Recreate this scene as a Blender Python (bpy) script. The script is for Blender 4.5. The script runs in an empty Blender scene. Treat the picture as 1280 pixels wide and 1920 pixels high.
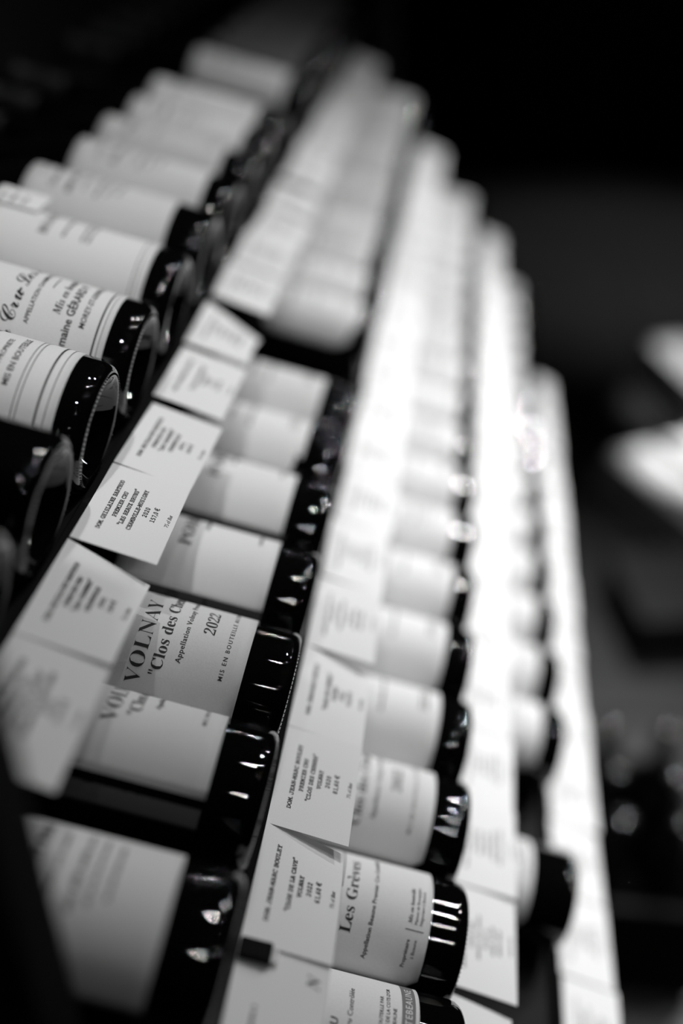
import bpy, bmesh, math, random
from mathutils import Vector, Matrix

# ---------------------------------------------------------------- camera
sc = bpy.context.scene
COL = sc.collection
rnd = random.Random(7)
CM = 0.01
BETA = math.radians(13.915)              # the shelves slope down towards the aisle
CB, SB = math.cos(BETA), math.sin(BETA)
Z0 = 1.10                                # height of the top shelf's front edge

cam_d = bpy.data.cameras.new('camera')
cam = bpy.data.objects.new('camera', cam_d)
COL.objects.link(cam)
right = Vector((0.99319614, 0.11645358, 0.0))
down = Vector((0.06324414, -0.53938949, -0.83967801))
fwd = Vector((-0.09778351, 0.83396495, -0.54308456))
rot = Matrix((right, -down, -fwd)).transposed()
cam.matrix_world = Matrix.Translation((0.2061195, -0.5570424, Z0 + 0.3361077)) @ rot.to_4x4()
cam_d.sensor_fit = 'VERTICAL'
cam_d.sensor_height = 36.0
cam_d.lens = 36.0 * 2001.15 / 1920.0
cam_d.clip_start = 0.02
cam_d.dof.use_dof = True
cam_d.dof.focus_distance = 0.617
cam_d.dof.aperture_fstop = cam_d.lens / 30.0
cam_d.dof.aperture_blades = 0
sc.camera = cam

# ---------------------------------------------------------------- world, lamps, exposure
world = bpy.data.worlds.new('world')
sc.world = world
world.use_nodes = True
world.node_tree.nodes['Background'].inputs[0].default_value = (1, 1, 1, 1)
world.node_tree.nodes['Background'].inputs[1].default_value = 0.0115
sc.view_settings.view_transform = 'Standard'
sc.view_settings.look = 'None'
sc.view_settings.exposure = -0.06
sc.view_settings.gamma = 1.0
sc.view_settings.use_curve_mapping = False


def spot(name, loc, target, power, angle, blend=0.6, radius=0.009):
    l = bpy.data.lights.new(name, 'SPOT')
    l.energy = power
    l.spot_size = math.radians(angle)
    l.spot_blend = blend
    l.shadow_soft_size = radius
    o = bpy.data.objects.new(name, l)
    COL.objects.link(o)
    o.location = loc
    o.rotation_euler = (Vector(target) - Vector(loc)).to_track_quat('-Z', 'Y').to_euler()
    return o


LAMPS = [  # unseen spots; positions and powers set to balance shelf brightness and glints
    ('unseen_spot', (0.9, 0.9, 2.5), (0.3, 0.3, 0.7), 34, 70, 0.8, 0.02),
    ('unseen_spot', (0.3, 0.6, 2.5), (0.05, 0.2, 1.0), 13, 54, 0.9, 0.02),  # added to brighten the near price cards of the top shelf
    ('unseen_spot', (1.1, 1.3, 2.4), (0.50, 0.45, 0.62), 78, 40, 0.9, 0.01),
    ('unseen_spot', (1.5, 1.6, 2.0), (0.4, 0.6, 0.6), 85, 50, 0.8, 0.01),
    ('unseen_spot', (1.1, 0.2, 1.9), (0.42, 0.3, 0.62), 7, 45, 0.9, 0.01),
    ('unseen_spot', (0.1, -0.6, 2.4), (-0.06, 0.08, 1.10), 26, 23, 1.0, 0.012),  # added narrow fill for the near top-shelf labels
    ('unseen_spot', (0.9, 2.0, 2.3), (0.4, 1.3, 0.7), 110, 40, 0.9, 0.02),
    ('unseen_spot', (1.2, 0.7, 1.9), (0.4, 0.35, 0.65), 32, 50, 0.9, 0.02),
    ('unseen_spot', (0.52, 0.15, 2.5), (0.1, 0.0, 0.95), 5, 50, 0.9, 0.004),
    ('unseen_spot', (0.52, -1.3, 2.5), (0.2, 0.5, 0.8), 3, 60, 0.9, 0.004),
    ('unseen_spot', (0.5, 3.6, 2.5), (0.2, 0.5, 0.8), 10, 60, 0.9, 0.004),
    ('unseen_spot', (1.05, 0.4, 2.5), (0.3, 0.6, 0.7), 11, 70, 0.9, 0.004),
    ('unseen_spot', (1.02, -0.25, 2.5), (0.3, 0.3, 0.75), 2.5, 50, 0.9, 0.004),  # added for extra glints on the near third-shelf bottles
    ('unseen_spot', (1.08, -1.1, 2.5), (0.3, 0.6, 0.7), 4, 60, 0.9, 0.004),
    ('unseen_spot', (1.4, 2.6, 2.5), (0.88, 1.86, 0.05), 580, 12, 0.7, 0.02),  # added narrow beam that brightens only the flat white carton
    ('unseen_spot', (1.5, 2.9, 2.5), (0.93, 2.36, 0.1), 260, 10, 0.7, 0.02),  # added narrow beam for the farther white carton
    ('unseen_spot', (1.0, 0.75, 2.5), (0.53, 0.56, 0.3), 450, 7, 0.5, 0.006),  # added so the wax tops in the crate glint
    ('unseen_spot', (1.3, 4.2, 2.5), (0.85, 3.7, 0.0), 70, 50, 0.9, 0.02),  # added to lift the far floor out of black
]
for a in LAMPS:
    spot(*a)


# ---------------------------------------------------------------- materials
def mat(name, col, rough=0.5, noise=0.0, scale=40.0, bump=0.0, coat=0.0, metal=0.0, spec=0.5):
    m = bpy.data.materials.new(name)
    m.use_nodes = True
    nt = m.node_tree
    b = nt.nodes['Principled BSDF']
    c = (col, col, col, 1) if not isinstance(col, tuple) else (*col, 1)
    b.inputs['Base Color'].default_value = c
    b.inputs['Roughness'].default_value = rough
    b.inputs['Metallic'].default_value = metal
    b.inputs['Coat Weight'].default_value = coat
    b.inputs['Specular IOR Level'].default_value = spec
    if noise or bump:
        tc = nt.nodes.new('ShaderNodeTexCoord')
        n = nt.nodes.new('ShaderNodeTexNoise')
        n.inputs['Scale'].default_value = scale
        n.inputs['Detail'].default_value = 5
        nt.links.new(tc.outputs['Object'], n.inputs['Vector'])
        if noise:
            r = nt.nodes.new('ShaderNodeValToRGB')
            r.color_ramp.elements[0].position = 0.3
            r.color_ramp.elements[1].position = 0.7
            r.color_ramp.elements[0].color = tuple(x * (1 - noise) for x in c[:3]) + (1,)
            r.color_ramp.elements[1].color = tuple(min(1, x * (1 + noise)) for x in c[:3]) + (1,)
            nt.links.new(n.outputs['Fac'], r.inputs['Fac'])
            nt.links.new(r.outputs['Color'], b.inputs['Base Color'])
        if bump:
            bp = nt.nodes.new('ShaderNodeBump')
            bp.inputs['Strength'].default_value = bump
            bp.inputs['Distance'].default_value = 0.0004
            nt.links.new(n.outputs['Fac'], bp.inputs['Height'])
            nt.links.new(bp.outputs['Normal'], b.inputs['Normal'])
    return m


M_GLASS = mat('dark_bottle_glass', 0.002, 0.012, spec=0.48)
M_PAPER = [mat('white_label_paper', 0.74, 0.8, 0.03, 900, 0.15, spec=0.2),
           mat('cream_label_paper', 0.66, 0.8, 0.03, 900, 0.15, spec=0.2),
           mat('grey_label_paper', 0.58, 0.8, 0.03, 900, 0.15, spec=0.2)]
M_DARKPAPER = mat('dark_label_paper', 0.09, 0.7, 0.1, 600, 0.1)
M_CARD = mat('price_card_stock', 0.80, 0.85, 0.02, 1200, 0.08, spec=0.15)
M_INK = mat('black_ink', 0.012, 0.7)
M_SOFTINK = mat('grey_ink', 0.16, 0.7)
M_FOIL = mat('dark_capsule_foil', 0.015, 0.6, 0.1, 80, spec=0.2)
M_WAX = mat('glossy_black_wax', 0.01, 0.08)
M_RACK = mat('black_stained_wood', 0.008, 0.75, 0.35, 14, 0.3, spec=0.15)
M_LIP = mat('black_metal_lip', 0.006, 0.9, spec=0.08)
M_CLIP = mat('black_plastic', 0.006, 0.85, spec=0.1)
M_FLOOR = mat('dark_stone_floor', 0.035, 0.5, 0.25, 3.0, 0.3)
M_JOINT = mat('dark_grout', 0.03, 0.9)
M_WALL = mat('dark_plaster', 0.05, 0.85, 0.2, 2.5, 0.2)
M_CRATE = mat('dark_stained_crate', 0.012, 0.85, 0.25, 12, 0.3, spec=0.1)
M_CARTON = mat('white_carton_board', 0.75, 0.8, 0.04, 30, 0.1)
M_CARTON2 = mat('brown_carton_board', 0.03, 0.8, 0.1, 30, 0.1)
M_BLACK = mat('matt_black_paint', 0.01, 0.6)


# ---------------------------------------------------------------- helpers
def link(name, me, material=None, parent=None, matrix=None):
    o = bpy.data.objects.new(name, me)
    COL.objects.link(o)
    if material is not None and me is not None:
        if not me.materials:
            me.materials.append(material)
    if parent is not None:
        o.parent = parent
    if matrix is not None:
        o.matrix_local = matrix
    return o


def tag(o, label=None, cat=None, group=None, kind=None):
    if label: o['label'] = label
    if cat: o['category'] = cat
    if group: o['group'] = group
    if kind: o['kind'] = kind
    return o


def mesh(name, verts, faces, smooth=False, m=None):
    me = bpy.data.meshes.new(name)
    me.from_pydata([tuple(v) for v in verts], [], faces)
    me.validate()
    me.update()
    if smooth:
        me.polygons.foreach_set('use_smooth', [True] * len(me.polygons))
    if m is not None:
        me.materials.append(m)
    return me


def box_mesh(name, x0, x1, y0, y1, z0, z1, m, bevel=0.0):
    bm = bmesh.new()
    bmesh.ops.create_cube(bm, size=1.0)
    for v in bm.verts:
        v.co = Vector(((x0 + x1) / 2 + v.co.x * (x1 - x0), (y0 + y1) / 2 + v.co.y * (y1 - y0), (z0 + z1) / 2 + v.co.z * (z1 - z0)))
    if bevel:
        bmesh.ops.bevel(bm, geom=bm.edges[:], offset=bevel, segments=2, affect='EDGES', profile=0.5)
    me = bpy.data.meshes.new(name)
    bm.to_mesh(me)
    bm.free()
    me.materials.append(m)
    return me


# slope frame (s along the bottle towards its base, y along the row, h off the shelf; centimetres) -> world metres
DS, DH = 14.538, 12.372
ROW_S = [0.0, DS, 2 * DS, 3 * DS - 1.6]      # front edge of each shelf, measured down the slope
BACK = 0.5                                  # the bottle ends sit this far behind the edge
SLOPE = Matrix(((CB, 0, SB, 0), (0, 1, 0, 0), (-SB, 0, CB, Z0), (0, 0, 0, 1)))


def slope_mat(s, y, h):
    return SLOPE @ Matrix.Translation((s * CM, y * CM, h * CM))


# ---------------------------------------------------------------- lettering (flat print, built as thin ink meshes)
FLAT = {}
BOLD = {}
for i in range(26):
    BOLD[('serif', chr(65 + i))] = chr(0x1D400 + i)
    BOLD[('serif', chr(97 + i))] = chr(0x1D41A + i)
    BOLD[('italic', chr(65 + i))] = chr(0x1D468 + i)
    BOLD[('italic', chr(97 + i))] = chr(0x1D482 + i)
    BOLD[('script', chr(65 + i))] = chr(0x1D4D0 + i)
    BOLD[('script', chr(97 + i))] = chr(0x1D4EA + i)
    BOLD[('mono', chr(65 + i))] = chr(0x1D670 + i)
    BOLD[('mono', chr(97 + i))] = chr(0x1D68A + i)
for i in range(10):
    BOLD[('serif', chr(48 + i))] = chr(0x1D7CE + i)
    BOLD[('mono', chr(48 + i))] = chr(0x1D7F6 + i)


def flat_text(s, style, offset=0.0, spacing=1.0):
    """2-D triangles of a line of text at size 1, baseline at 0, starting at x = 0"""
    key = (s, style, offset, spacing)
    if key in FLAT:
        return FLAT[key]
    c = bpy.data.curves.new('text', 'FONT')
    c.body = ''.join(BOLD.get((style, ch), ch) for ch in s)
    c.resolution_u = 2
    c.offset = offset
    c.space_character = spacing
    o = bpy.data.objects.new('text', c)
    COL.objects.link(o)
    dg = bpy.context.evaluated_depsgraph_get()
    ev = o.evaluated_get(dg)
    me = ev.to_mesh()
    vs = [(v.co.x, v.co.y) for v in me.vertices]
    fs = [tuple(p.vertices) for p in me.polygons]
    ev.to_mesh_clear()
    bpy.data.objects.remove(o)
    bpy.data.curves.remove(c)
    x0 = min(v[0] for v in vs)
    vs = [(x - x0, y) for x, y in vs]
    FLAT[key] = (vs, fs, max(v[0] for v in vs))
    return FLAT[key]


class Print:
    """collects print in (u, v) centimetres: u along the reading direction, v up"""
    def __init__(self):
        self.v, self.f = [], []

    def add(self, vs, fs):
        n = len(self.v)
        self.v += vs
        self.f += [tuple(i + n for i in f) for f in fs]

    def text(self, s, u, v, size, style='sans', offset=0.0, spacing=1.0, align='left', fit=None, slant=0.0):
        vs, fs, w = flat_text(s, style, offset, spacing)
        kx = size if fit is None else fit / w
        w *= kx
        u0 = u - (w / 2 if align == 'centre' else 0)
        self.add([(u0 + x * kx + slant * y * size, v + y * size) for x, y in vs], fs)
        return self

    def bar(self, u0, u1, v0, v1, n=1):
        for i in range(n):
            a, b = u0 + (u1 - u0) * i / n, u0 + (u1 - u0) * (i + 1) / n
            self.add([(a, v0), (b, v0), (b, v1), (a, v1)], [(0, 1, 2, 3)])
        return self

    def small_print(self, u0, u1, v, h, r):
        """a line of print too small and too blurred to read: broken strokes"""
        u, k = u0, r.randint(3, 8)
        while u < u1:
            w = h * r.uniform(0.35, 0.6)
            self.bar(u, min(u + w, u1), v, v + h * r.uniform(0.7, 1.0))
            k -= 1
            u += w + h * (0.22 if k else 0.7)
            k = k or r.randint(3, 8)
        return self

    def bisected(self, step):
        bm = bmesh.new()
        vv = [bm.verts.new((x, y, 0)) for x, y in self.v]
        for f in self.f:
            try:
                bm.faces.new([vv[i] for i in f])
            except ValueError:
                pass
        lo = min(x for x, _ in self.v)
        hi = max(x for x, _ in self.v)
        x = math.floor(lo / step) * step + step
        while x < hi:
            bmesh.ops.bisect_plane(bm, geom=bm.verts[:] + bm.edges[:] + bm.faces[:], plane_co=(x, 0, 0), plane_no=(1, 0, 0))
            x += step
        return bm


R = 4.05           # bottle radius
RL = R + 0.018     # label radius


def label_print(name, p, m, lift=0.012, umax=5.6):
    """wrap the print round the bottle: u runs round, v is the distance above the bottle's base"""
    bm = p.bisected(0.5)
    r = RL + lift
    for v in bm.verts:
        a = v.co.x / R
        t = v.co.y - BACK
        v.co = Vector((-t * CM, r * math.sin(a) * CM, r * math.cos(a) * CM))
    dead = [v for v in bm.verts if abs(math.atan2(v.co.y, v.co.z)) * R > umax]
    bmesh.ops.delete(bm, geom=dead, context='VERTS')
    me = bpy.data.meshes.new(name)
    bm.to_mesh(me)
    bm.free()
    me.materials.append(m)
    return me


# ---------------------------------------------------------------- bottle meshes (axis along -X from the base at the origin)
def lathe(name, prof, seg, m, a0=0.0):
    vs, fs = [], []
    for t, r in prof:
        for k in range(seg):
            a = a0 + 2 * math.pi * k / seg
            vs.append((-t * CM, r * math.sin(a) * CM, r * math.cos(a) * CM))
    n = len(prof)
    for i in range(n - 1):
        for k in range(seg):
            a, b = i * seg + k, i * seg + (k + 1) % seg
            fs.append((a, b, b + seg, a + seg))
    fs.append(tuple(range(seg))[::-1])
    fs.append(tuple((n - 1) * seg + k for k in range(seg)))
    me = mesh(name, vs, fs, True, m)
    return me


prof = [(3.0, 0.15), (2.9, 0.6), (2.5, 1.25), (1.7, 1.95), (0.8, 2.6), (0.25, 2.95), (0.04, 3.15), (0.0, 3.3), (0.05, 3.45)]
for i in range(1, 15):                        # rounded heel
    a = math.pi / 2 * i / 14
    prof.append((0.90 - 0.86 * math.cos(a), 3.47 + 0.58 * math.sin(a)))
prof += [(0.93, R), (1.2, R), (4.0, R), (8.0, R), (13.0, R), (14.6, R - 0.01)]
for i in range(1, 12):                        # long sloping burgundy shoulder
    k = i / 11
    prof.append((14.6 + 8.4 * k, 1.48 + (R - 1.48) * (0.5 + 0.5 * math.cos(math.pi * k ** 0.86))))
prof += [(26.0, 1.42), (28.2, 1.40), (28.3, 1.55), (28.9, 1.57), (29.0, 1.45), (29.6, 1.43), (29.65, 1.2)]
ME_BOTTLE = lathe('bottle_glass', prof, 64, M_GLASS)
ME_BOTTLE_FAR = lathe('bottle_glass_far', prof, 32, M_GLASS)
ME_WAX = lathe('wax_capsule', [(23.2, 1.50), (23.25, 1.55), (26.0, 1.48), (28.2, 1.48), (28.35, 1.62), (28.95, 1.64), (29.3, 1.55), (29.7, 1.25), (29.9, 0.7), (29.95, 0.1)], 24, M_WAX)
ME_CAPSULE = lathe('foil_capsule', [(23.2, 1.50), (23.25, 1.53), (26.0, 1.46), (28.2, 1.44), (28.3, 1.60), (28.95, 1.62), (29.05, 1.50), (29.72, 1.46), (29.75, 0.3)], 24, M_FOIL)


def knurl_mesh():
    vs, fs = [], []
    for k in range(76):
        a = 2 * math.pi * k / 76
        n = len(vs)
        for dt, dr, da in ((0.10, 0.11, 0), (0.02, 0.0, -0.016), (-0.05, 0.03, 0), (0.02, 0.0, 0.016), (0.02, -0.1, 0)):
            r = 3.40 + dr
            vs.append((-dt * CM, r * math.sin(a + da) * CM, r * math.cos(a + da) * CM))
        fs += [(n, n + 1, n + 2), (n, n + 2, n + 3), (n + 4, n + 2, n + 1), (n + 4, n + 3, n + 2)]
    return mesh('knurled_ring', vs, fs, True, M_GLASS)


ME_KNURL = knurl_mesh()


def label_mesh(name, g, L, w, m, corner=0.0, seg=28):
    """paper wrapped half round the bottle; g = gap to the base, L = height, w = half width (arc, cm); thin shell with rounded corners"""
    nt = 14
    vs, fs = [], []
    for j in range(nt + 1):
        t = L * j / nt
        inset = 0.0
        for e in (t, L - t):
            if corner and e < corner:
                inset = corner - math.sqrt(max(0, corner ** 2 - (corner - e) ** 2))
        for i in range(seg + 1):
            u = (-1 + 2 * i / seg) * (w - inset)
            a = u / R
            for r in (RL, R + 0.002):
                vs.append((-(g + t) * CM, r * math.sin(a) * CM, r * math.cos(a) * CM))
    idx = lambda j, i, k: (j * (seg + 1) + i) * 2 + k
    for j in range(nt):
        for i in range(seg):
            fs.append((idx(j, i, 0), idx(j, i + 1, 0), idx(j + 1, i + 1, 0), idx(j + 1, i, 0)))
    for i in range(seg):
        fs.append((idx(0, i, 1), idx(0, i + 1, 1), idx(0, i + 1, 0), idx(0, i, 0)))
        fs.append((idx(nt, i, 0), idx(nt, i + 1, 0), idx(nt, i + 1, 1), idx(nt, i, 1)))
    for j in range(nt):
        fs.append((idx(j, 0, 0), idx(j + 1, 0, 0), idx(j + 1, 0, 1), idx(j, 0, 1)))
        fs.append((idx(j, seg, 1), idx(j + 1, seg, 1), idx(j + 1, seg, 0), idx(j, seg, 0)))
    return mesh(name, vs, fs, True, m)


# ---------------------------------------------------------------- label designs (print only; g is the gap below the label)
def design_volnay(g):
    p = Print()
    p.text('VOLNAY', -4.75, 9.05, 1.28, 'serif', -0.012, fit=5.75)
    p.bar(2.15, 2.24, 8.95, 9.95)
    p.text('1er Cru', 2.6, 9.05, 1.0, 'serif')
    p.text('"Clos des Chênes"'.replace('ê', 'e'), -3.95, 8.0, 0.98, 'serif')
    p.text('Appellation Volnay Premier Cru Contrôlée', -2.96, 7.08, 0.45, 'sans', 0.012, 1.12)
    p.text('2022', -0.74, 5.62, 0.98, 'serif', -0.008)
    p.text('MIS EN BOUTEILLE AU DOMAINE', -3.33, 4.5, 0.37, 'sans', 0.006, 1.35)
    return p


def design_chambolle(g):
    p = Print()
    p.text('1er', -5.6, 7.95, 1.2, 'script')
    p.text('Cru', -3.9, 7.95, 1.5, 'script')
    p.text('-', -1.75, 7.95, 1.4, 'serif')
    p.text('Les', -1.15, 7.95, 1.5, 'script')
    p.text('Haut', 1.15, 7.95, 1.5, 'script')
    p.text('APPELLATION CHAMBOLLE-MUSIGNY CONTROLEE', -3.7, 7.12, 0.42, 'sans', 0.012)
    p.bar(-0.65, 1.0, 6.5, 6.57, 4)
    p.text('Mis en bouteille au Domaine', -2.6, 5.45, 0.72, 'italic')
    p.text('Domaine GÉRARD P', -5.35, 4.62, 0.72, 'sans', 0.02)
    p.text('MOREY-ST-DENIS (COTE-D\'OR)', -3.1, 3.8, 0.5, 'sans', 0.014, slant=0.15)
    p.bar(-6.0, 6.0, g + 0.62, g + 0.74, 24)
    p.bar(-6.0, 6.0, g + 0.36, g + 0.40, 24)
    return p


def design_lined(g):
    p = Print()
    for v, h in ((0.5, 0.05), (0.95, 0.12), (2.05, 0.05), (2.3, 0.05)):
        p.bar(-6.0, 6.0, g + v, g + v + h, 24)
    p.text('MIS EN BOUTEILLE', -3.0, g + 2.9, 0.5, 'sans', 0.014)
    p.text('A LA PROPRIETE', -2.6, g + 3.7, 0.42, 'sans', 0.01)
    p.text('Appellation Contrôlée', -3.4, g + 4.9, 0.6, 'sans', 0.01)
    p.text('Premier Cru', -3.0, g + 6.0, 0.9, 'italic')
    return p


def design_pommard(g):
    p = Print()
    p.text('POMMARD', -1.4, 9.0, 1.2, 'serif', fit=6.6)
    p.small_print(0.6, 3.4, 8.2, 0.24, rnd)
    p.small_print(0.4, 2.9, 4.6, 0.2, rnd)
    return p


def design_greves(g):
    p = Print()
    p.bar(-0.6, 4.2, 8.72, 8.78, 8)
    p.text('Les Greves', -3.15, 7.75, 0.98, 'serif', fit=4.9)
    p.add([(0.02, 8.5), (0.17, 8.28), (0.26, 8.28), (0.18, 8.5)], [(0, 1, 2, 3)])
    p.text('Appellation Beaune Premier Cru Contrôlée', -4.4, 6.5, 0.40, 'sans', 0.012)
    p.text('Propriétaire', -4.3, 4.1, 0.34, 'sans', 0.012)
    p.text('à Beaune', -3.7, 3.66, 0.3, 'sans')
    p.bar(-2.13, -2.08, 3.35, 4.5)
    p.text('Mis en bouteille', -1.75, 4.15, 0.36, 'italic')
    p.text('Maison de Bourgogne', -1.75, 3.8, 0.28, 'sans')
    p.text('Négociant à Beaune', -1.75, 3.48, 0.28, 'sans')
    return p


def design_cru(g):
    p = Print()
    p.text('GRAND CRU', -4.5, 7.95, 0.62, 'sans', 0.02, 1.12, slant=0.1)
    p.text('Appellation Grand Cru Contrôlée', -4.6, 7.2, 0.44, 'sans', 0.004, slant=0.1)
    p.text('MIS EN BOUTEILLE PAR', -1.6, 5.5, 0.3, 'sans', 0.01)
    p.text('DOMAINE DE LA COTE-D\'OR', -1.6, 5.12, 0.3, 'sans', 0.01)
    p.text('A BEAUNE', -0.6, 4.72, 0.3, 'sans', 0.01)
    return p


def design_lines(style, g, L, r):
    p = Print()
    top = g + L
    if style == 'beaune':
        p.text('BEAUNE', -1.8, top - 4.4, 0.9, 'serif')
        for v, h in ((5.6, .22), (6.9, .2), (7.35, .2)):
            p.small_print(-1.6, 2.6, top - v, h, r)
        p.bar(-5.5, 5.5, g + 0.8, g + 0.86, 20)
        p.bar(-5.5, 5.5, g + 0.5, g + 0.54, 20)
    elif style == 'estate':
        p.text('Grand Vin', -2.0, top - 2.3, 0.8, 'italic')
        for v, h, a, b in ((1.1, .2, -1, 2), (3.6, .5, -2.2, 2.6), (4.5, .22, -1.6, 2.2), (5.6, .3, -2.0, 2.4), (6.3, .2, -1.6, 2.3), (7.1, .2, -1.2, 2.0)):
            p.small_print(a, b, top - v, h, r)
    else:
        p.text('Bourgogne', -2.0, top - 2.6, 0.8, 'serif')
        for v, h, a, b in ((3.4, .2, -1.2, 2), (5.0, .22, -1.6, 2.2), (L - 1.0, .2, -0.6, 2.2), (L - 1.4, .2, -0.6, 1.6)):
            p.small_print(a, b, top - v, h, r)
    return p


ORD = ['', 'first', 'second', 'third', 'fourth', 'fifth', 'sixth', 'seventh', 'eighth', 'ninth', 'tenth', 'eleventh', 'twelfth',
       'thirteenth', 'fourteenth', 'fifteenth', 'sixteenth', 'seventeenth', 'eighteenth', 'nineteenth', 'twentieth',
       'twenty-first', 'twenty-second', 'twenty-third']
ROWNAME = ['top', 'second', 'third', 'bottom']
LABEL_CACHE = {}
PRINT_CACHE = {}


def bottle(row, y, label, style='lines', g=3.1, L=9.6, w=5.6, paper=0, corner=0.0, near=False, knurl=False, spin=0.0):
    g -= BACK
    base = slope_mat(ROW_S[row] - BACK, y, R - row * DH)
    root = bpy.data.objects.new('wine_bottle', None)
    root.empty_display_size = 0.03
    COL.objects.link(root)
    root.matrix_world = base @ Matrix.Rotation(spin, 4, 'X')
    tag(root, label, 'bottle', 'wine bottles on the %s shelf' % ROWNAME[row])
    link('bottle_glass', ME_BOTTLE if near else ME_BOTTLE_FAR, None, root)
    link('foil_capsule', ME_CAPSULE, None, root)
    if knurl:
        link('knurled_ring', ME_KNURL, None, root)
    if style is None:
        return root
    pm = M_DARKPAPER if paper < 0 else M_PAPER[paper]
    key = (round(g, 1), L, w, paper, corner)
    if key not in LABEL_CACHE:
        LABEL_CACHE[key] = label_mesh('paper_label', round(g, 1), L, w, pm, corner)
    lab = link('paper_label', LABEL_CACHE[key], None, root)
    gg = round(g, 1) + BACK
    key = (style, gg, L)
    if key not in PRINT_CACHE:
        special = {'volnay': design_volnay, 'chambolle': design_chambolle, 'pommard': design_pommard, 'lined': design_lined, 'greves': design_greves, 'cru': design_cru}
        p = special[style](gg) if style in special else design_lines(style, gg, L, rnd)
        PRINT_CACHE[key] = label_print('lettering', p, M_INK, umax=w - 0.15)
    link('lettering', PRINT_CACHE[key], None, lab)
    if style == 'cru':
        band = Print().bar(-5.4, 5.4, 3.62, 4.42, 24)
        link('grey_band', label_print('grey_band', band, M_SOFTINK, 0.006), None, lab)
        t = Print().text('COTEBEAUNE', -1.0, 3.82, 0.58, 'sans', 0.0, 1.1)
        link('band_lettering', label_print('band_lettering', t, M_PAPER[0], 0.014), None, lab)
    return root


# ---------------------------------------------------------------- structure: floor, walls, ceiling
floor = link('floor', box_mesh('floor', -0.6, 3.2, -1.6, 7.0, -0.06, -0.006, M_JOINT))
tag(floor, 'dark stone tiled floor of the aisle', kind='structure')
tile = box_mesh('tile', 0.004, 0.596, 0.004, 0.596, -0.006, 0.0, M_FLOOR, 0.0015)
for i in range(6):
    for j in range(14):
        x, y = -0.4 + 0.6 * i, -1.4 + 0.6 * j
        if x < 3.0 and y < 6.9:
            o = link('tile', tile, None, floor)
            o.location = (x, y, 0)
for nm, b in (('wall_back', (-0.66, -0.6, -1.6, 7.0, 0, 2.7)), ('wall_right', (3.2, 3.26, -1.6, 7.0, 0, 2.7)),
              ('wall_far', (-0.66, 3.26, 7.0, 7.06, 0, 2.7)), ('wall_near', (-0.66, 3.26, -1.66, -1.6, 0, 2.7)),
              ('ceiling', (-0.66, 3.26, -1.66, 7.06, 2.7, 2.76))):
    o = link(nm, box_mesh(nm, *b, M_WALL))
    tag(o, 'dark plastered %s of the wine shop' % nm.replace('_', ' '), kind='structure')

# ---------------------------------------------------------------- the rack
YN, YF = -30.4, 143.0
rack = bpy.data.objects.new('wine_rack', None)
COL.objects.link(rack)
rack.empty_display_size = 0.05
tag(rack, 'black stepped wine rack of four sloping shelves along the wall', 'shelf')
for r in range(4):
    o = link('shelf_board', box_mesh('shelf_board', -30.5 * CM, -0.47 * CM, YN * CM, YF * CM, -1.3 * CM, -0.02 * CM, M_RACK, 0.001), None, rack)
    o.matrix_world = slope_mat(ROW_S[r], 0, -r * DH)
    l = link('front_lip', box_mesh('front_lip', -0.40 * CM, 0.22 * CM, YN * CM, YF * CM, -1.3 * CM, 0.98 * CM, M_LIP, 0.0008), None, o)
for y0, y1 in ((-33.9, -30.8), (143.3, 146.4)):
    link('upright_post', box_mesh('upright_post', 0.026, 0.066, y0 * CM, y1 * CM, 0.0, 1.62, M_RACK, 0.002), None, rack)
    link('rear_post', box_mesh('rear_post', -0.33, -0.29, y0 * CM, y1 * CM, 0.0, 1.62, M_RACK, 0.002), None, rack)
    for r in range(4):
        zc = Z0 - r * 0.15505 - 0.045
        x0 = r * 0.11137
        link('side_rail', box_mesh('side_rail', max(-0.33, x0 - 0.30), x0 + 0.006, y0 * CM + 0.004, y1 * CM - 0.004, zc - 0.03, zc - 0.005, M_RACK, 0.002), None, rack)
link('back_panel', box_mesh('back_panel', -0.36, -0.335, YN * CM, YF * CM, 0.05, 1.62, M_RACK), None, rack)
link('plinth', box_mesh('plinth', -0.30, 0.345, YN * CM, YF * CM, 0.0, 0.50, M_RACK, 0.003), None, rack)


# ---------------------------------------------------------------- bottles
def nth(i):
    return ORD[i] if i < len(ORD) else 'farthest'


# top shelf
top_special = {
    -20.6: dict(style=None, d='unlabelled dark bottle end, nearest on the top shelf'),
    -11.9: dict(style=None, knurl=True, near=True, d='bare dark bottle end, second nearest on the top shelf'),
    -3.39: dict(style='lined', g=2.3, L=11.5, paper=0, knurl=True, near=True, d='blurred lined label bottle in front of the script Cru label, top shelf'),
    5.38: dict(style='chambolle', g=2.3, L=11.5, paper=0, knurl=True, near=True, d='top shelf bottle with sharp script Cru label and double border line'),
    14.91: dict(style='beaune', g=2.6, L=11.8, paper=0, near=True, d='top shelf bottle with fine ruled label just behind the script Cru label'),
    24.5: dict(style='estate', g=3.6, L=11.4, paper=1, d='top shelf bottle with a small white card resting on its label'),
}
ys = [-20.6, -11.9, -3.39, 5.38, 14.91, 24.5, 33.4, 41.4, 49.9, 58.6, 76.5] + [85.5 + 8.7 * i for i in range(7)]
for i, y in enumerate(ys):
    if y in top_special:
        k = dict(top_special[y])
        bottle(0, y, k.pop('d'), **k)
    elif y < 80:
        bottle(0, y, '%s bottle from the near end of the top shelf, blurred pale label' % nth(i + 1).capitalize(),
               style=('estate', 'lines')[i % 2], g=3.0 + 0.3 * (i % 2), L=11.2, paper=(0, 1, 0)[i % 3])
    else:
        bottle(0, y, '%s bottle from the near end of the top shelf, dim dark label' % nth(i + 1).capitalize(), style='lines', g=3.0, L=11.2, paper=-1)

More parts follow.
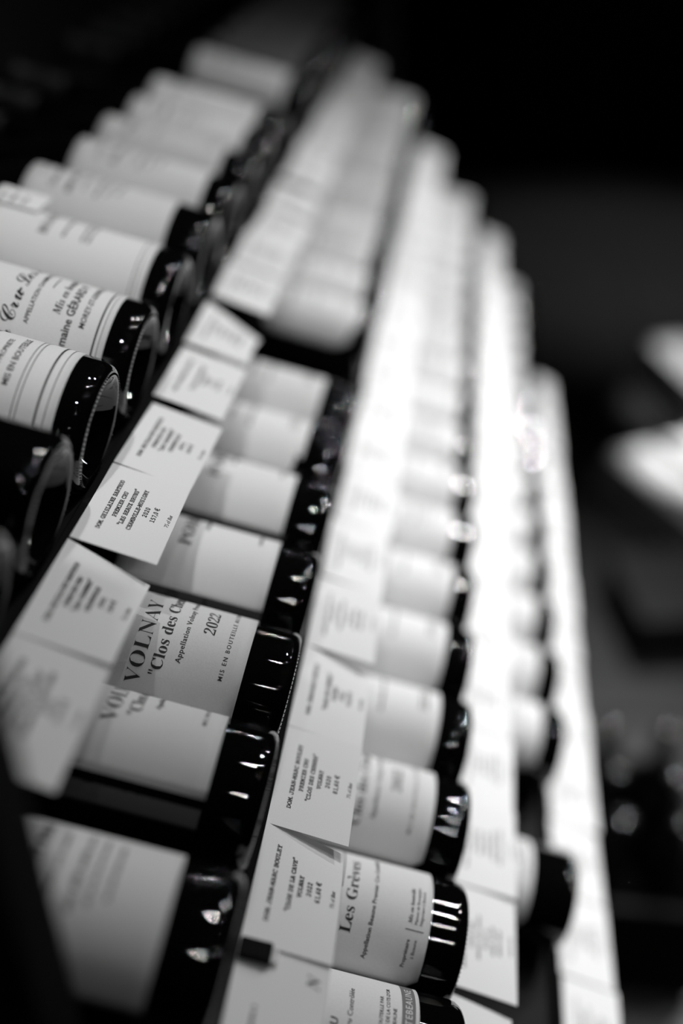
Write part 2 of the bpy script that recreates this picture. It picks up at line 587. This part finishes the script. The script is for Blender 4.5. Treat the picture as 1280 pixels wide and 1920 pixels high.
# second shelf
VSPIN = 4.0
second = [(-25.8, dict(style='estate', g=3.6, L=9.8, paper=0, near=True, knurl=True, d='nearest bottle of the second shelf, whole blurred label fading into shadow')),
          (-16.2, dict(style='volnay', spin=-VSPIN / R, g=3.5, L=9.8, w=7.4, paper=1, near=True, knurl=True, d='blurred VOLNAY bottle nearer than the sharp VOLNAY 2022 label')),
          (-7.71, dict(style='volnay', g=3.4, L=9.8, w=7.9, paper=1, near=True, knurl=True, d='sharp VOLNAY Clos des Chenes 2022 label bottle on the second shelf')),
          (0.85, dict(style='pommard', g=3.4, L=9.8, w=4.4, paper=0, near=True, knurl=True, d='POMMARD bottle beside the dark gap, right behind the VOLNAY 2022 bottle')),
          (9.55, dict(style='pommard', g=3.6, L=9.8, w=4.4, paper=0, near=True, d='second POMMARD bottle behind the gap on the second shelf')),
          (18.0, dict(style='lines', g=3.7, L=9.6, corner=2.0, w=5.0, paper=0, d='second shelf bottle with round-bottomed label before the wide black gap, nearer of two')),
          (26.1, dict(style='lines', g=3.6, L=9.6, corner=0.5, paper=1, d='second shelf bottle at the edge of the wide black gap, nearer side')),
          (44.4, dict(style='lines', g=2.1, L=9.6, corner=2.2, w=5.4, paper=0, d='second shelf bottle just beyond the wide black gap, curved bright label'))]
for y, k in second:
    bottle(1, y, k.pop('d'), **k)
n = len(second)
for i in range(11):
    y = 53.0 + 8.62 * i
    bottle(1, y, '%s bottle from the near end of the second shelf, blurred pale label' % nth(n + i + 1).capitalize(),
           style=('lines', 'estate')[i % 2], g=2.4 + 0.5 * rnd.random(), L=9.6, corner=0.5, paper=i % 2)

# third shelf
third = [(-21.4, dict(style='cru', g=3.4, L=9.2, paper=0, corner=0.5, near=True, knurl=True, d='GRAND CRU bottle with grey bottom band, nearest on the third shelf')),
         (-13.0, dict(style='greves', g=3.0, L=9.2, paper=0, corner=0.6, near=True, knurl=True, d='Les Greves label bottle on the third shelf')),
         (-4.23, dict(style='volnay', g=3.2, L=9.4, paper=0, corner=0.6, near=True, d='third shelf bottle directly behind the Les Greves bottle, shaded lower label')),
         (4.14, dict(style='lines', g=3.2, L=9.4, paper=0, corner=0.7, near=True, d='third shelf bottle, second behind the Les Greves bottle, blank bright label')),
         (12.87, dict(style='lines', g=3.0, L=9.4, paper=0, corner=0.7, d='third shelf bottle, third behind the Les Greves bottle'))]
for y, k in third:
    bottle(2, y, k.pop('d'), **k)
for i in range(14):
    y = 21.58 + 8.7 * i
    bottle(2, y, '%s bottle from the near end of the third shelf, bright blurred label' % nth(len(third) + i + 1).capitalize(),
           style=('lines', 'estate')[i % 2], g=2.6 + 0.3 * rnd.random(), L=9.4, corner=0.7, paper=0)

# bottom shelf
for i, y in enumerate([3.2] + [20.5 + 8.6 * k for k in range(14)]):
    if i == 0:
        d = 'lone bottom shelf bottle with black glass end over the price cards'
    elif i == 1:
        d = 'bottom shelf bottle at the far edge of the empty slot, rounded label'
    else:
        d = '%s bottle from the near end of the bottom shelf, glowing blurred label' % nth(i + 1).capitalize()
    bottle(3, y, d, style=('lines', 'estate')[i % 2], g=4.5 if i == 0 else 3.0, L=5.5 if i == 0 else 9.2, corner=0.7, paper=0)


# ---------------------------------------------------------------- price cards
CARD_W, CARD_L = 8.0, 4.95
TAGTEXT = {
    'barthod': ['DOM. GHISLAINE BARTHOD', 'PREMIER CRU', '"LES BEAUX BRUNS"', 'CHAMBOLLE-MUSIGNY', '2020', '157,0 €'],
    'beauts': ['DOM. GHISLAINE BARTHOD', 'PREMIER CRU', '"LES CHARMES"', 'CHAMBOLLE', '2021', '160 €'],
    'bouley': ['DOM. JEAN-MARC BOULEY', 'PREMIER CRU', '"CLOS DES CHENES"', 'VOLNAY', '2020', '81,60 €'],
    'cave': ['DOM. JEAN-MARC BOULEY', '', '"CLOS DE LA CAVE"', 'VOLNAY', '2022', '61,60 €'],
    'volnay': ['DOM. JEAN-MARC BOULEY', '', '"CLOS DES CHENES"', 'VOLNAY', '2022', '91,60 €'],
}


def card_drop(t, y, c, twist):
    return -CURLS[c] * (t / CARD_L) ** 2 - twist * (t / CARD_L) * (y / CARD_W) ** 2


def card_mesh(c, twist):
    nx, ny = 8, 4
    vs, fs = [], []
    for k in (0, 1):
        for i in range(nx + 1):
            for j in range(ny + 1):
                t = CARD_L * i / nx
                vs.append((t * CM, CARD_W * j / ny * CM, (card_drop(t, CARD_W * j / ny, c, twist) - 0.03 * k) * CM))
    n = (nx + 1) * (ny + 1)
    q = lambda i, j: i * (ny + 1) + j
    for i in range(nx):
        for j in range(ny):
            a = (q(i, j), q(i + 1, j), q(i + 1, j + 1), q(i, j + 1))
            fs.append(a)
            fs.append(tuple(n + x for x in reversed(a)))
    for i in range(nx):
        for j in (0, ny):
            a = (q(i, j), q(i + 1, j), n + q(i + 1, j), n + q(i, j))
            fs.append(a if j else a[::-1])
    for j in range(ny):
        for i in (0, nx):
            a = (q(i, j), q(i, j + 1), n + q(i, j + 1), n + q(i, j))
            fs.append(a if not i else a[::-1])
    me = mesh('price_card', vs, fs, True, M_CARD)
    me.set_sharp_from_angle(angle=math.radians(35))
    return me


CURLS = (0.0, 0.12, 0.25)
CARDS = {}
CARDPRINT = {}


def card_print(key, c, twist):
    if (key, c, twist) in CARDPRINT:
        return CARDPRINT[(key, c, twist)]
    p = Print()
    if key == 'initial':
        p.text('N', 6.3, -4.5, 1.0, 'italic')
        p.small_print(1.6, 4.6, -1.5, 0.22, rnd)
    elif key in TAGTEXT:
        lines = TAGTEXT[key]
        p.text(lines[0], 1.45, -1.2, 0.42, 'mono', 0.028, fit=5.1)
        for k, s in enumerate(lines[1:]):
            if s:
                p.text(s, 4.25, -1.72 - 0.52 * k, 0.42, 'mono', 0.028, align='centre')
        p.text('75 cl Bot', 3.5, -4.65, 0.34, 'italic')
    else:
        r = random.Random(key)
        p.small_print(1.5, 6.3, -1.2, 0.24, r)
        for k in range(5):
            a = 4.2 - r.uniform(0.7, 1.8)
            p.small_print(a, 8.4 - a, -1.72 - 0.52 * k, 0.24, r)
        p.small_print(3.5, 5.0, -4.6, 0.14, r)
    vs = []
    for u, v in p.v:
        t = -v
        vs.append((t * CM, u * CM, (card_drop(t, u, c, twist) + 0.012) * CM))
    CARDPRINT[(key, c, twist)] = mesh('lettering', vs, p.f, False, M_SOFTINK if key.startswith('greek') else M_INK)
    return CARDPRINT[(key, c, twist)]


def card(row, y0, label, key, droop=-4.0, roll=0.0, yaw=0.0, lift=0.0, c=0, ds=0.0, twist=0.0):
    """y0 = the card's near corner on the shelf lip; droop / roll / yaw in degrees"""
    m = slope_mat(ROW_S[row] + 0.10 + ds, y0, 1.0 + 0.05 + lift - row * DH)
    m = m @ Matrix.Rotation(math.radians(-yaw), 4, 'Z') @ Matrix.Rotation(math.radians(-droop), 4, 'Y') @ Matrix.Rotation(math.radians(roll), 4, 'X')
    if (c, twist) not in CARDS:
        CARDS[(c, twist)] = card_mesh(c, twist)
    o = link('price_card', CARDS[(c, twist)], None, None, m)
    tag(o, label, 'price card', 'price cards on the %s shelf edge' % ROWNAME[row])
    link('lettering', card_print(key, c, twist), None, o)
    return o


# top shelf edge
card(0, -25.9, 'blurred price card nearest on the top shelf edge, beside the post', 'barthod', -6, 0, 0, 0.0, 1)
card(0, -18.0, 'blurred bright price card nearer than the BARTHOD card, top shelf edge', 'beauts', -5, 0, 0, 0.04, 0, twist=1.3)
card(0, -9.75, 'sharp BARTHOD price card on the top shelf edge', 'barthod', -4, 0, 0, 0.0, 0)
card(0, -1.6, 'price card just behind the sharp BARTHOD card, slightly soft print', 'beauts', -4, 0, 2, 0.0, 1)
card(0, 7.5, 'soft print price card two places behind the BARTHOD card, top shelf edge', 'volnay', -4, 0, 1, 0.0, 1)
card(0, 16.2, 'price card with drooping far corner beside the black gap, top shelf edge', 'greek1', -5, 0, 0, 0.08, 0, twist=1.7)
y = 26.0
i = 0
while y < 134:
    card(0, y, '%s price card from the near end of the top shelf edge' % nth(7 + i).capitalize(), 'greek%d' % (i % 3), -4 - rnd.random() * 3, 0, rnd.uniform(-2, 2), 0.03 * (i % 2), i % 3)
    y += 8.25 if i != 3 else 10.0
    i += 1
# second shelf edge
card(1, -31.0 + 0.7, 'price card at the bottom of the picture, partly cut off, second shelf edge', 'initial', -5, 0, 0, 0.0, 0)
card(1, -22.5, 'sharp CLOS DE LA CAVE price card hanging askew', 'cave', -3, 0, 0, 0.05, 0, twist=1.2)
card(1, -14.8, 'sharp CLOS DES CHENES price card beside the Les Greves bottle', 'bouley', -3, 0, 0, 0.0, 0)
card(1, -6.95, 'soft price card right behind the CLOS DES CHENES card', 'volnay', -4, 0, 0, 0.04, 0, twist=1.1)
y = 1.1
i = 0
while y < 134:
    card(1, y, '%s price card from the near end of the second shelf edge' % nth(5 + i).capitalize(), 'greek%d' % (i % 3), -3 - rnd.random() * 4, 0, rnd.uniform(-2, 2), 0.03 * (i % 2), i % 3)
    y += 8.2
    i += 1
# third shelf edge
card(2, -22.0, 'price card in the lowest corner below the third shelf, mostly cut off', 'greek2', -14, 0, 0, 0.0, 1)
card(2, -13.4, 'nearest whole price card on the third shelf edge, faint print', 'greek0', -5, 0, 0, 0.03, 1)
card(2, -5.3, 'price card with flared near corner, second whole one on the third shelf edge', 'greek1', -2, 0, 0, 0.0, 0)
y = 2.8
i = 0
while y < 134:
    card(2, y, '%s price card from the near end of the third shelf edge' % nth(4 + i).capitalize(), 'greek%d' % ((i + 1) % 3), -3 - rnd.random() * 3, 0, rnd.uniform(-1.5, 1.5), 0.03 * (i % 2), i % 3)
    y += 8.15
    i += 1
# bottom shelf edge
y = -9.5
i = 0
while y < 108:
    card(3, y, '%s price card from the near end of the bottom shelf edge' % nth(1 + i).capitalize(), 'greek%d' % (i % 3), -4 - rnd.random() * 3, 0, rnd.uniform(-1.5, 1.5), 0.03 * (i % 2), i % 3)
    y += 8.15
    i += 1

# black clip between two cards of the second shelf edge
clip = link('card_clip', box_mesh('card_clip', 0, 0.017, 0, 0.011, 0, 0.004, M_CLIP, 0.001), None, None, slope_mat(DS + 0.12, -23.6, 1.12 - DH))
tag(clip, 'black plastic clip under the CLOS DE LA CAVE card', 'clip')
tail = box_mesh('clear_tab', 0.017, 0.021, 0.002, 0.009, 0.0005, 0.001, mat('grey_plastic', 0.3, 0.3))
link('clear_tab', tail, None, clip)

# small card lying on a top shelf bottle
sm = slope_mat(-15.0, 15.2, 2 * R + 0.16)
small = link('bottle_card', box_mesh('bottle_card', 0, 0.036, 0, 0.032, 0, 0.0004, M_CARD), None, None, sm)
tag(small, 'small white card lying on a top shelf bottle at the left edge', 'card')
pp = Print()
pp.small_print(0.4, 2.2, -0.8, 0.3, rnd)
pp.small_print(0.4, 2.2, -1.6, 0.3, rnd)
pp.small_print(0.6, 2.0, -2.4, 0.3, rnd)
link('lettering', mesh('lettering', [(-v * CM, u * CM, 0.00048) for u, v in pp.v], pp.f, False, M_INK), None, small)

# ---------------------------------------------------------------- the aisle behind
crate = bpy.data.objects.new('wooden_crate', None)
COL.objects.link(crate)
CX, CY, CWX, CWY = 0.415, 0.41, 0.19, 0.29
crate.location = (CX, CY, 0)
tag(crate, 'open dark wooden crate holding six bottles on the aisle floor', 'crate')
for k in range(3):
    for y in (0.0, CWY - 0.012):
        link('slat', box_mesh('slat', 0, CWX, y, y + 0.012, 0.012 + 0.062 * k, 0.066 + 0.062 * k, M_CRATE, 0.001), None, crate)
for x in (0.0, CWX - 0.012):
    link('end_board', box_mesh('end_board', x, x + 0.012, 0.013, CWY - 0.013, 0.0, 0.20, M_CRATE, 0.001), None, crate)
link('base_board', box_mesh('base_board', 0.013, CWX - 0.013, 0.013, CWY - 0.013, 0.0, 0.012, M_CRATE), None, crate)
CR = ['near left', 'near right', 'middle left', 'middle right', 'far left', 'far right']
for j in range(3):
    for i in range(2):
        root = bpy.data.objects.new('wine_bottle', None)
        COL.objects.link(root)
        root.matrix_world = Matrix.Translation((CX + 0.054 + 0.083 * i, CY + 0.056 + 0.089 * j, 0.0125)) @ Matrix.Rotation(math.radians(90), 4, 'Y')
        tag(root, 'dark bottle standing in the floor crate, %s place' % CR[j * 2 + i], 'bottle', 'bottles standing in the floor crate')
        link('bottle_glass', ME_BOTTLE_FAR, None, root)
        link('wax_capsule', ME_WAX, None, root)


def carton(x, y, rz, sx, sy, sz, m, label, flap=True):
    o = bpy.data.objects.new('carton', None)
    COL.objects.link(o)
    o.location = (x, y, 0)
    o.rotation_euler = (0, 0, rz)
    tag(o, label, 'carton')
    link('carton_body', box_mesh('carton_body', -sx / 2, sx / 2, -sy / 2, sy / 2, 0, sz, m, 0.003), None, o)
    for s in (-1, 1):
        f = link('flap', box_mesh('flap', min(0.002 * s, s * sx / 2), max(0.002 * s, s * sx / 2), -sy / 2, sy / 2, sz + 0.0005, sz + 0.0045, m), None, o)
    link('tape', box_mesh('tape', -0.025, 0.025, -sy / 2 + 0.002, sy / 2 - 0.002, sz + 0.005, sz + 0.0054, M_CARTON2), None, o)
    return o


carton(0.82, 1.74, 0.5, 0.30, 0.38, 0.10, M_CARTON, 'flat white carton lit on the aisle floor')
carton(0.95, 2.38, 0.3, 0.26, 0.34, 0.12, M_CARTON, 'white carton farther back at the right picture edge')
carton(0.70, 1.30, 0.2, 0.24, 0.24, 0.10, M_CARTON2, 'dim brown carton between the crate and the white cartons')
cab = bpy.data.objects.new('sideboard', None)
COL.objects.link(cab)
cab.location = (1.2, 5.6, 0)
tag(cab, 'dark low sideboard far down the aisle', 'cabinet')
link('cabinet_body', box_mesh('cabinet_body', -0.8, 0.8, -0.25, 0.25, 0.06, 0.86, M_WALL, 0.004), None, cab)
link('cabinet_top', box_mesh('cabinet_top', -0.83, 0.83, -0.28, 0.28, 0.862, 0.90, M_CRATE, 0.004), None, cab)
link('cabinet_plinth', box_mesh('cabinet_plinth', -0.76, 0.76, -0.2, 0.2, 0.0, 0.058, M_BLACK), None, cab)
for s in (-1, 1):
    d = link('door', box_mesh('door', min(0.01 * s, 0.78 * s), max(0.01 * s, 0.78 * s), -0.27, -0.252, 0.08, 0.84, M_WALL, 0.004), None, cab)
    link('handle', box_mesh('handle', min(0.04 * s, 0.055 * s), max(0.04 * s, 0.055 * s), -0.29, -0.271, 0.4, 0.55, M_LIP, 0.002), None, d)
